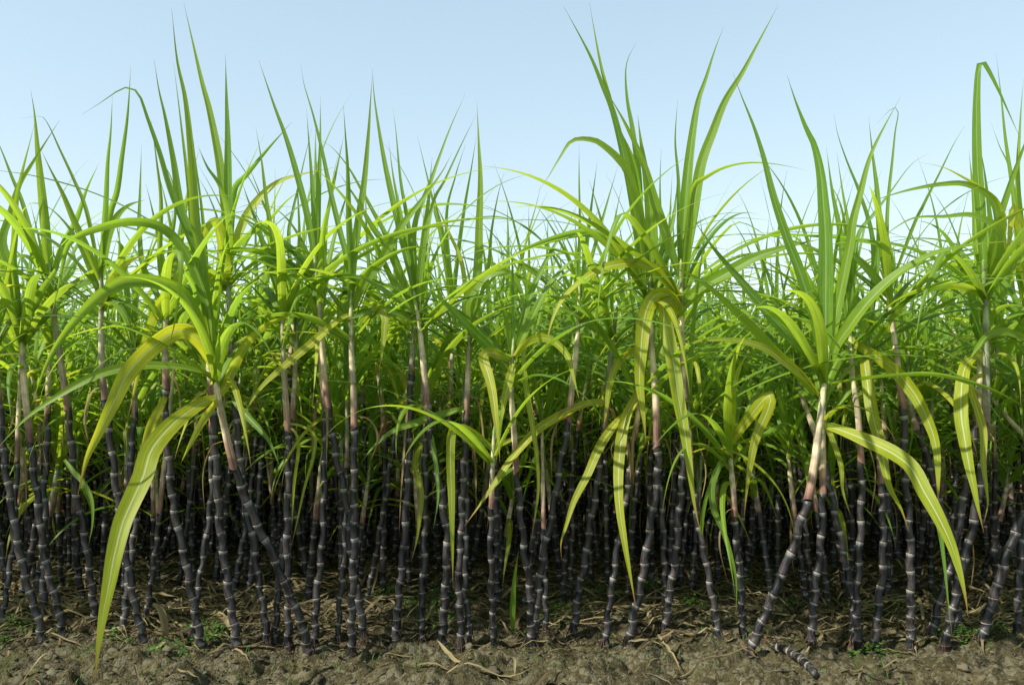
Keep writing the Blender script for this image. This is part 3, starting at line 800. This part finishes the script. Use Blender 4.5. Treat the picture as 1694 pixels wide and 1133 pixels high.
def dry_strip(g, base, R, L):
    az = random.random() * 6.283
    d = np.array([math.cos(az), math.sin(az), 0])
    q = random.uniform(.03, .10)
    c, _ = spline([base + d * R, base + d * (R + q * .6) + np.array([0, 0, -.02]), base + d * (R + q) + np.array([0, 0, -L * .45]), base + d * (R + q * random.uniform(.3, 1)) + np.array([0, 0, -L])], 14)
    side = np.tile([-math.sin(az), math.cos(az), 0.0], (14, 1))
    side = rot_about(side, tangents(c), np.linspace(0, random.uniform(-2.5, 2.5), 14))
    blade(g, c, side, random.uniform(.006, .018), 0, fold=random.uniform(.4, 1.2), wav=.15, taper=3, start=.8, cols=4)


def part_geo(root, O):
    def geo_for(mat):
        g = Geo()
        return g, (lambda: part('leaf', g.mesh('leaf', [mat], O), root))
    return geo_for


for pid, d in plants.items():
    fine = d['fine']; base = fine[-1]; up = unit(fine[-1] - fine[-6])
    have = sum(1 for l in LEAVES.strip().splitlines() if l.startswith(pid + ';'))
    for _ in range(random.choice((0, 1, 1, 2))):
        g = Geo(); dry_strip(g, fine[d['k']] + up * random.uniform(0, .1), d['R'] * 1.05, random.uniform(.15, .4)); part('dry_leaf', g.mesh('dry_leaf', ['dry'], d['O']), d['t'])
    plan = ['up', 'mid', 'arch', 'up', 'span', 'mid', 'hang', 'up', 'span', 'arch'] if have == 0 else (['mid', 'span', 'up', 'span', 'hang', 'span', 'mid'] if have < 4 else ['span', 'arch', 'span', 'mid', 'span', 'arch', 'hang'])
    # blades of the row mostly spread along the row and to the back
    crown(part_geo(d['t'], d['O']), base, up, d['extra'] + 4, .88, 5, 24, az0=random.choice((.5, 2.6)) + random.uniform(-.5, .5), plan=plan)


# ---------------------------------------------------------------- plants behind
def template(kind, lod=0):
    """-> stalk Geo, sheath Geo, [(mat, Geo)] around the origin"""
    Hs = {0: random.uniform(.76, 1.16), 1: random.uniform(.38, .6)}[kind]
    Hc = Hs + random.uniform(.26, .50)
    bend = random.uniform(-.10, .10); b2 = random.uniform(-.05, .05)
    f = lambda h: np.array([bend * math.sin(h * 2.1) + b2 * h, b2 * math.cos(h * 3) * .6 - b2 * .6, h])
    R = random.uniform(.0130, .0170)
    st = Geo(); stalk_tube(st, [f(h) for h in np.linspace(-.04, Hs, 8)], R * 1.05, R * .92, sides=[10, 6][lod], lod=lod)
    sh = Geo(); sheath_tube(sh, [f(h) for h in np.linspace(Hs - .005, Hc + .08, 6)], R * 1.0, R * .5, sides=[10, 5][lod])
    leaves = []
    def geo_for(mat):
        g = Geo(); leaves.append((mat, g)); return g, (lambda: None)
    crown(geo_for, f(Hc), np.array([0, 0, 1.0]), [18, 13][lod] if kind == 0 else 12, 1.02 if kind == 0 else .85, [3, 3][lod] if lod else 5, [18, 11][lod])
    for i in range(random.choice((0, 1, 1, 2)) if lod == 0 else 0):
        g = Geo(); dry_strip(g, f(Hs + random.uniform(-.05, .15)), R, random.uniform(.15, .4)); leaves.append(('dry', g))
    return st, sh, leaves


protos = [template(0 if i < 8 else 1) for i in range(13)]
proto_mesh = []
for st, sh, lv in protos:
    proto_mesh.append((st.mesh('stalk', ['stalk']), sh.mesh('sheath', ['sheath']), [g.mesh('dry_leaf' if m == 'dry' else 'leaf', [m]) for m, g in lv]))

ROWS = [(4.35, .17, 74, 'dark cane standing in the second row, partly hidden by the front canes', 'canes of the second row'),
        (5.15, .20, 170, 'smaller looking cane in the dark thicket behind the second row', 'canes of the thicket behind the second row')]
count = 0
root_of = {}
for ri, (Yr, spread, n_row, label, group) in enumerate(ROWS):
    half = Yr * .66 + .15
    x = -half
    step = 2 * half / n_row
    for i in range(n_row):
        # canes grow in tufts
        xx = -half + (i + .5) * step + random.uniform(-.5, .5) * step * 1.6
        yy = Yr + random.gauss(0, spread * .7)
        z = float(ground_h(xx, yy))
        k = random.choice(list(range(8)) + [8, 9, 10, 11, 12] * (2 if ri else 1))
        sm, hm, lm = proto_mesh[k]
        t = empty('sugarcane_plant', (xx, yy, z), label, 'sugarcane', group)
        t.rotation_euler = (random.gauss(0, .07), random.gauss(0, .10), random.random() * 6.283)
        s = random.uniform(.86, 1.04); t.scale = (s, s, s * random.uniform(.95, 1.04))
        src = root_of.get(k)
        if src is None:
            kids = [part('stalk', sm, t), part('sheath', hm, t)] + [part('dry_leaf' if m.name.startswith('dry') else 'leaf', m, t) for m in lm]
            root_of[k] = kids
        else:
            for ch in src:
                c = ch.copy(); COL.objects.link(c); c.parent = t
        count += 1

# the rest of the field: past the individual rows and beyond both sides
flod = [template(0 if i < 9 else 1, 1) for i in range(12)]
packed = []; bare_packed = []
order = {'stalk': 0, 'sheath': 1, 'green': 2, 'old': 3}
for st, sh, lv in flod:
    g = Geo(); g.add(st.data()); a = sh.data(); g.add((a[0], a[1], a[2], a[3], a[4] + 1))
    for m, lg in lv:
        a = lg.data(); g.add((a[0], a[1], a[2], a[3], a[4] + order[m]))
    packed.append(g.data()); bare_packed.append(st.data())
field = Geo()
spots = []
for Yr in (3.5, 4.35, 5.15):
    half = Yr * .66 + .3
    for sgn in (-1, 1):
        for i in range(22): spots.append((sgn * (half + .1 + i * .16 + random.uniform(-.06, .06)), Yr + random.gauss(0, .1)))
bare = []
Yr = 6.0
while Yr < 11.5:
    half = Yr * .68 + 2.2
    n_row = int(2 * half * (14 if Yr < 9 else 11))
    for i in range(n_row): spots.append((-half + 2 * half * (i + random.random()) / n_row, Yr + random.gauss(0, .16)))
    for i in range(n_row): bare.append((-half + 2 * half * random.random(), Yr + random.gauss(0, .3)))
    Yr += .85
for i in range(260): bare.append((random.uniform(-4.6, 4.6), random.uniform(5.3, 6.0)))
for x, y in bare:      # canes whose leaves have been shed
    a = random.random() * 6.283
    Rt = np.array([[math.cos(a), -math.sin(a), random.gauss(0, .08)], [math.sin(a), math.cos(a), random.gauss(0, .08)], [0, 0, 1]])
    field.add(bare_packed[random.randrange(len(bare_packed))], Rt, np.array([x, y, float(ground_h(x, y))]), random.random(), random.uniform(.8, 1.1))
for x, y in spots:
    a = random.random() * 6.283; tx, ty = random.gauss(0, .08), random.gauss(0, .08)
    Rz = np.array([[math.cos(a), -math.sin(a), 0], [math.sin(a), math.cos(a), 0], [0, 0, 1]])
    Rt = np.array([[1, 0, tx], [0, 1, ty], [-tx, -ty, 1]])
    field.add(packed[random.randrange(len(packed))], Rt @ Rz, np.array([x, y, float(ground_h(x, y))]), random.random(), random.uniform(.86, 1.06) * (1 if y < 5.6 else .86))
me = field.mesh('sugarcane_field', ['stalk', 'sheath', 'green', 'old'])
o = bpy.data.objects.new('sugarcane_field', me); COL.objects.link(o)
o['label'] = 'mass of far sugarcane crowns and stalks filling the field behind the fourth row'; o['category'] = 'sugarcane field'; o['kind'] = 'stuff'

# ---------------------------------------------------------------- ground
def graded(a, b, fine_a, fine_b, st, far):
    out = list(np.arange(fine_a, fine_b, st)); s = st; x = fine_b
    while x < b: out.append(x); s = min(s * 1.18, far); x += s
    out.append(b)
    s = st; x = fine_a - st; lo = []
    while x > a: lo.append(x); s = min(s * 1.18, far); x -= s
    lo.append(a)
    return np.array(lo[::-1] + out)


xs = graded(-160, 160, -2.9, 2.9, .0125, 12)
ys = graded(-6, 300, 2.55, 4.7, .0125, 12)
X, Yg = np.meshgrid(xs, ys)
Z = ground_h(X, Yg)
gg = Geo(); gg.grid(np.stack([X, Yg, Z], -1), np.stack([X, Yg], -1), .5)
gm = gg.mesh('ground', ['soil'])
go = bpy.data.objects.new('ground', gm); COL.objects.link(go); go['kind'] = 'structure'
go['label'] = 'bare earth of the field with a rough bank of clods in front'; go['category'] = 'ground'


def stuff(name, geo, mats, label, cat):
    me = geo.mesh(name, mats)
    o = bpy.data.objects.new(name, me); COL.objects.link(o)
    o['label'] = label; o['category'] = cat; o['kind'] = 'stuff'
    return o


# clods and stones
sph_t, sph_p = np.linspace(0, math.pi, 7), np.linspace(0, 2 * math.pi, 11)
cl = Geo()
for i in range(3200):
    x = random.uniform(-2.6, 2.6)
    y = random.triangular(2.6, 4.9, 3.2)
    r = random.uniform(.002, .008) if random.random() < .97 else random.uniform(.012, .024)
    if y > 3.5: r *= .7
    o3 = random.random() * 50
    d = np.stack([np.sin(sph_t)[:, None] * np.cos(sph_p)[None, :], np.sin(sph_t)[:, None] * np.sin(sph_p)[None, :], np.cos(sph_t)[:, None] * np.ones(11)[None, :]], -1)
    rad = r * (.45 + 1.1 * vnoise(d[..., 0] * 2.6 + o3, d[..., 1] * 2.6 + d[..., 2] * 3.3 + o3))
    p = d * rad[..., None] * np.array([random.uniform(.8, 1.5), random.uniform(.8, 1.3), .6])
    cl.grid(p + np.array([x, y, float(ground_h(x, y)) + r * .25]), np.zeros((7, 11, 2)), random.random())
stuff('soil_clods', cl, ['clod'], 'small clods and stones scattered over the earth bank', 'clods')


def strip_geo(g, x, y, L, W, az, lift, curl, mat=0, n=9):
    s = np.linspace(-.5, .5, n)
    a = az + curl * s
    c = np.stack([x + np.cumsum(np.cos(a)) * L / n, y + np.cumsum(np.sin(a)) * L / n], -1)
    z = ground_h(c[:, 0], c[:, 1])
    z = np.convolve(np.pad(z, 1, 'edge'), [.25, .5, .25], 'valid')
    z = np.maximum(z, ground_h(c[:, 0], c[:, 1])) + .006 + lift * (1 - (2 * s) ** 2) + lift * .8 * (s + .5)
    C = np.c_[c, z]
    side = np.stack([-np.sin(a), np.cos(a), np.full(n, random.uniform(-.35, .35))], -1)
    blade(g, C, unit(side), W, mat, fold=random.uniform(-.5, .5), wav=.12, taper=4, start=.6, cols=4)


li = Geo()
for i in range(6000):
    y = random.triangular(3.38, 6.2, 3.9)
    if random.random() < .02: y = random.uniform(2.75, 3.5)
    half = y * .68
    x = random.uniform(-half, half)
    dens = vnoise(x * 1.7 + 5, y * 2.1)
    if y < 5 and dens < .38 and random.random() < .75: continue
    big = random.random() < .35
    strip_geo(li, x, y, random.uniform(.10, .38) if big else random.uniform(.03, .14), random.uniform(.007, .020) if big else random.uniform(.003, .008),
              random.gauss(0, .7) + (math.pi if random.random() < .5 else 0) if random.random() < .7 else random.random() * 6.28,
              random.uniform(0, .035) if big else random.uniform(0, .012), random.gauss(0, .12))
stuff('leaf_litter', li, ['straw'], 'trampled dry cane leaves and straw lying between the stalks', 'leaf litter')

# weeds
we = Geo()
WEED = [(640, 990, 34), (700, 1012, 30), (738, 990, 38), (722, 1030, 26), (930, 1018, 30), (1075, 988, 32), (1150, 1020, 26), (1250, 975, 30), (100, 968, 22), (22, 1055, 36), (345, 1045, 34), (345, 1070, 26),
        (1440, 1075, 26), (1590, 1060, 30), (1650, 1055, 22), (275, 1095, 26), (600, 950, 16), (880, 990, 24), (1000, 985, 20), (1480, 1010, 20), (1310, 1000, 16), (190, 1075, 16)]
for px_, py_, rp in WEED:
    Yw = ground_Y(py_); c0 = P(px_, py_, Yw); rr = rp * Yw / F
    for k in range(int(260 * (rp / 30) ** 2)):
        q = rng.normal(size=2) * rr * .75
        x, y = c0[0] + q[0] * 1.2, c0[1] + q[1] * .9
        z = float(ground_h(x, y)); h = random.uniform(.01, .075) * math.exp(-(q @ q) / rr ** 2)
        az = random.random() * 6.28; L = random.uniform(.007, .017)
        dd = np.array([math.cos(az), math.sin(az), random.uniform(-.2, .7)])
        c = np.array([[x, y, z + h], [x, y, z + h] + dd * L * .5, [x, y, z + h] + dd * L - np.array([0, 0, .002])])
        blade(we, c, np.tile([-math.sin(az), math.cos(az), 0.0], (3, 1)), L * .8, 0, fold=.2, wav=0, taper=3, start=.5, cols=3)
for k in range(4200):
    x, y = random.uniform(-2.6, 2.6), random.uniform(2.75, 4.9)
    if vnoise(x * 2.2 + 60, y * 3 + 17) < .55: continue
    z = float(ground_h(x, y)); az = random.random() * 6.28; L = random.uniform(.01, .035)
    dd = np.array([math.cos(az) * .6, math.sin(az) * .6, 1])
    c = np.array([[x, y, z], [x, y, z] + dd * L * .5, [x, y, z] + dd * L * np.array([1.3, 1.3, .85])])
    blade(we, c, np.tile([-math.sin(az), math.cos(az), 0.0], (3, 1)), random.uniform(.0015, .005), 0, fold=.2, wav=0, taper=3, start=.6, cols=3)
stuff('weed_cover', we, ['weed'], 'low green weeds and grass sprouting among the litter', 'weeds')

# larger dry pieces that can be told apart
DRY = '''
dry_cane_leaf;13;.06;252,1001 262,1010 272,1035 278,1075;bleached curved dry leaf standing up right of the big drooping blade
dry_cane_leaf;11;.02;335,1018 355,1022 375,1040 384,1058;wide tan dry leaf lying just left of the thick ringed cane's foot
dry_cane_leaf;5;.03;640,922 629,930 622,960 605,1006;thin grey twig like leaf bent over, propped by the set back bleached top cane
dry_cane_leaf;6;.01;628,1133 660,1115 685,1099;pale dry strip lying across the clods at the bottom, left of centre
dry_cane_leaf;4;.008;690,1103 720,1106 746,1112;short thin straw lying on the clods beside the pale dry strip
dry_cane_leaf;4;.01;844,1047 858,1058 871,1068;short pale straw lying at the foot of the split sheath cane
dry_cane_leaf;5;.012;1040,1086 1070,1092 1100,1101;pale straw lying level on the bank, left end under the bluish sheathed cane
dry_cane_leaf;6;.015;1086,1074 1102,1100 1128,1133;long pale strip slanting down to the bottom edge right of centre
dry_cane_leaf;12;.05;1228,1133 1238,1108 1258,1096 1298,1096;arched bleached leaf lying at the bottom edge below the strongly leaning cane
dry_cane_leaf;5;.01;1224,1096 1240,1110 1262,1133;thin crossing straw under the arched bleached leaf at the bottom edge
dry_cane_leaf;7;.02;606,1053 630,1058 656,1062;tan strip lying flat between the bent stalk cane and the rusty topped cane
dry_cane_leaf;10;.03;850,1040 870,1020 905,1008 925,1000;olive dry leaf arched over the litter at the middle
dry_cane_leaf;4;.01;383,1090 400,1100 413,1108;short grey straw on the bank under the thick ringed cane
dry_cane_leaf;5;.01;1180,1068 1150,1060 1120,1066;tan curled leaf at the foot of the banded cream cane
dry_cane_leaf;9;.02;1430,1058 1470,1055 1520,1062;pale strip lying along the row beside the straight dark canes at the right
'''
for line in DRY.strip().splitlines():
    name, w, lift, path, label = line.split(';')
    pxs = [tuple(map(float, q.split(','))) for q in path.split()]
    w, lift = float(w), float(lift)
    pts = []
    for i, (x, y) in enumerate(pxs):
        if lift >= .05 or name == 'x': pass
        Yw = ground_Y(y); p = P(x, y, Yw); pts.append(p)
    if lift >= .05 or '.03;640' in line:      # stands up from its foot
        Yf = ground_Y(max(q[1] for q in pxs)); pts = [P(x, y, Yf + .02 * i) for i, (x, y) in enumerate(pxs)]
        c, _ = spline(pts, 14)
    else:
        c, _ = spline(pts, 14)
        c[:, 2] = ground_h(c[:, 0], c[:, 1]).max() * .5 + ground_h(c[:, 0], c[:, 1]) * .5 + .012 + lift * np.sin(np.linspace(0, math.pi, 14))
    T = tangents(c); side = unit(np.cross(T, np.array([0, -.5, 1.0])))
    g = Geo(); W = w * pts[0][1] / F
    blade(g, c, side, W, 0, fold=random.uniform(.5, 1.0), wav=.12, taper=4, start=.7, cols=5)
    O = c[0]
    me = g.mesh(name, ['straw'], O)
    o = bpy.data.objects.new(name, me); COL.objects.link(o); o.location = Vector(O)
    o['label'] = label; o['category'] = 'dry leaf'; o['group'] = 'dry leaves lying on the ground'

# a young blade standing free among the stalks
Ys = ground_Y(1046)
t = empty('cane_shoot', Vector(P(848, 1046, Ys)), 'lone wide green blade standing up from the litter left of the split sheath cane', 'cane shoot')
px = np.array([(848, 1048, 0), (848, 1000, 0), (852, 950, 0), (859, 905, 0)], float)
c2, _ = spline(px, 16); c = np.array([P(q[0], q[1], Ys - .03) for q in c2])
g = Geo(); blade(g, c[::-1][::-1], np.tile([1.0, .25, 0], (16, 1)), .03, 0, fold=.3, wav=.04, taper=2.2, start=.5)
part('leaf', g.mesh('leaf', ['green'], c[0]), t)

# the fallen stump of cane at the lower right
pts = [P(x, y, ground_Y(y)) for x, y in ((1275, 1070), (1295, 1080), (1312, 1098), (1330, 1116), (1350, 1140))]
for p in pts: p[2] = float(ground_h(p[0], p[1])) + .03
pts[0][2] -= .04
t = empty('fallen_cane', Vector(pts[0]), 'dark jointed piece of cane lying on the bank below the strongly leaning cane', 'sugarcane')
g = Geo(); stalk_tube(g, pts, .015, .015, sides=12, seg=.05)
part('stalk', g.mesh('stalk', ['stalk'], pts[0]), t)
g = Geo(); root_hairs(g, pts[0] + np.array([0, 0, .03]), .015)
part('roots', g.mesh('roots', ['root'], pts[0]), t)

# ---------------------------------------------------------------- light
SUN_EL, SUN_AZ = math.radians(45), math.radians(-120)      # azimuth from +Y (behind the field) towards -X (left)
sd = Vector((math.sin(SUN_AZ) * math.cos(SUN_EL), math.cos(SUN_AZ) * math.cos(SUN_EL), math.sin(SUN_EL)))
sun_d = bpy.data.lights.new('sun', 'SUN'); sun_d.energy = 4.2; sun_d.angle = math.radians(1.2); sun_d.color = (1, .955, .87)
sun = bpy.data.objects.new('sun', sun_d); COL.objects.link(sun)
sun.rotation_euler = (-sd).to_track_quat('-Z', 'Y').to_euler()
w = bpy.data.worlds.new('World'); scene.world = w; w.use_nodes = True
nt = w.node_tree
bg = nt.nodes['Background']
sky = nt.nodes.new('ShaderNodeTexSky'); sky.sky_type = 'NISHITA'; sky.sun_disc = False
sky.sun_elevation = SUN_EL; sky.sun_rotation = SUN_AZ
sky.air_density = 1.0; sky.dust_density = .35; sky.ozone_density = 1.0; sky.altitude = 0
hs = nt.nodes.new('ShaderNodeHueSaturation'); hs.inputs['Saturation'].default_value = 1.18; hs.inputs['Hue'].default_value = .483; hs.inputs['Value'].default_value = 2.14
gam = nt.nodes.new('ShaderNodeGamma'); gam.inputs[1].default_value = .42
nt.links.new(sky.outputs[0], gam.inputs[0]); nt.links.new(gam.outputs[0], hs.inputs['Color'])
nt.links.new(hs.outputs[0], bg.inputs[0]); bg.inputs[1].default_value = .13
scene.view_settings.view_transform = 'Standard'; scene.view_settings.look = 'None'
scene.view_settings.exposure = .9; scene.view_settings.gamma = 1
scene.cycles.max_bounces = 10; scene.cycles.diffuse_bounces = 5; scene.cycles.transmission_bounces = 6
scene.cycles.use_denoising = True
print('individual plants', len(plants) + count, 'field plants', len(spots))
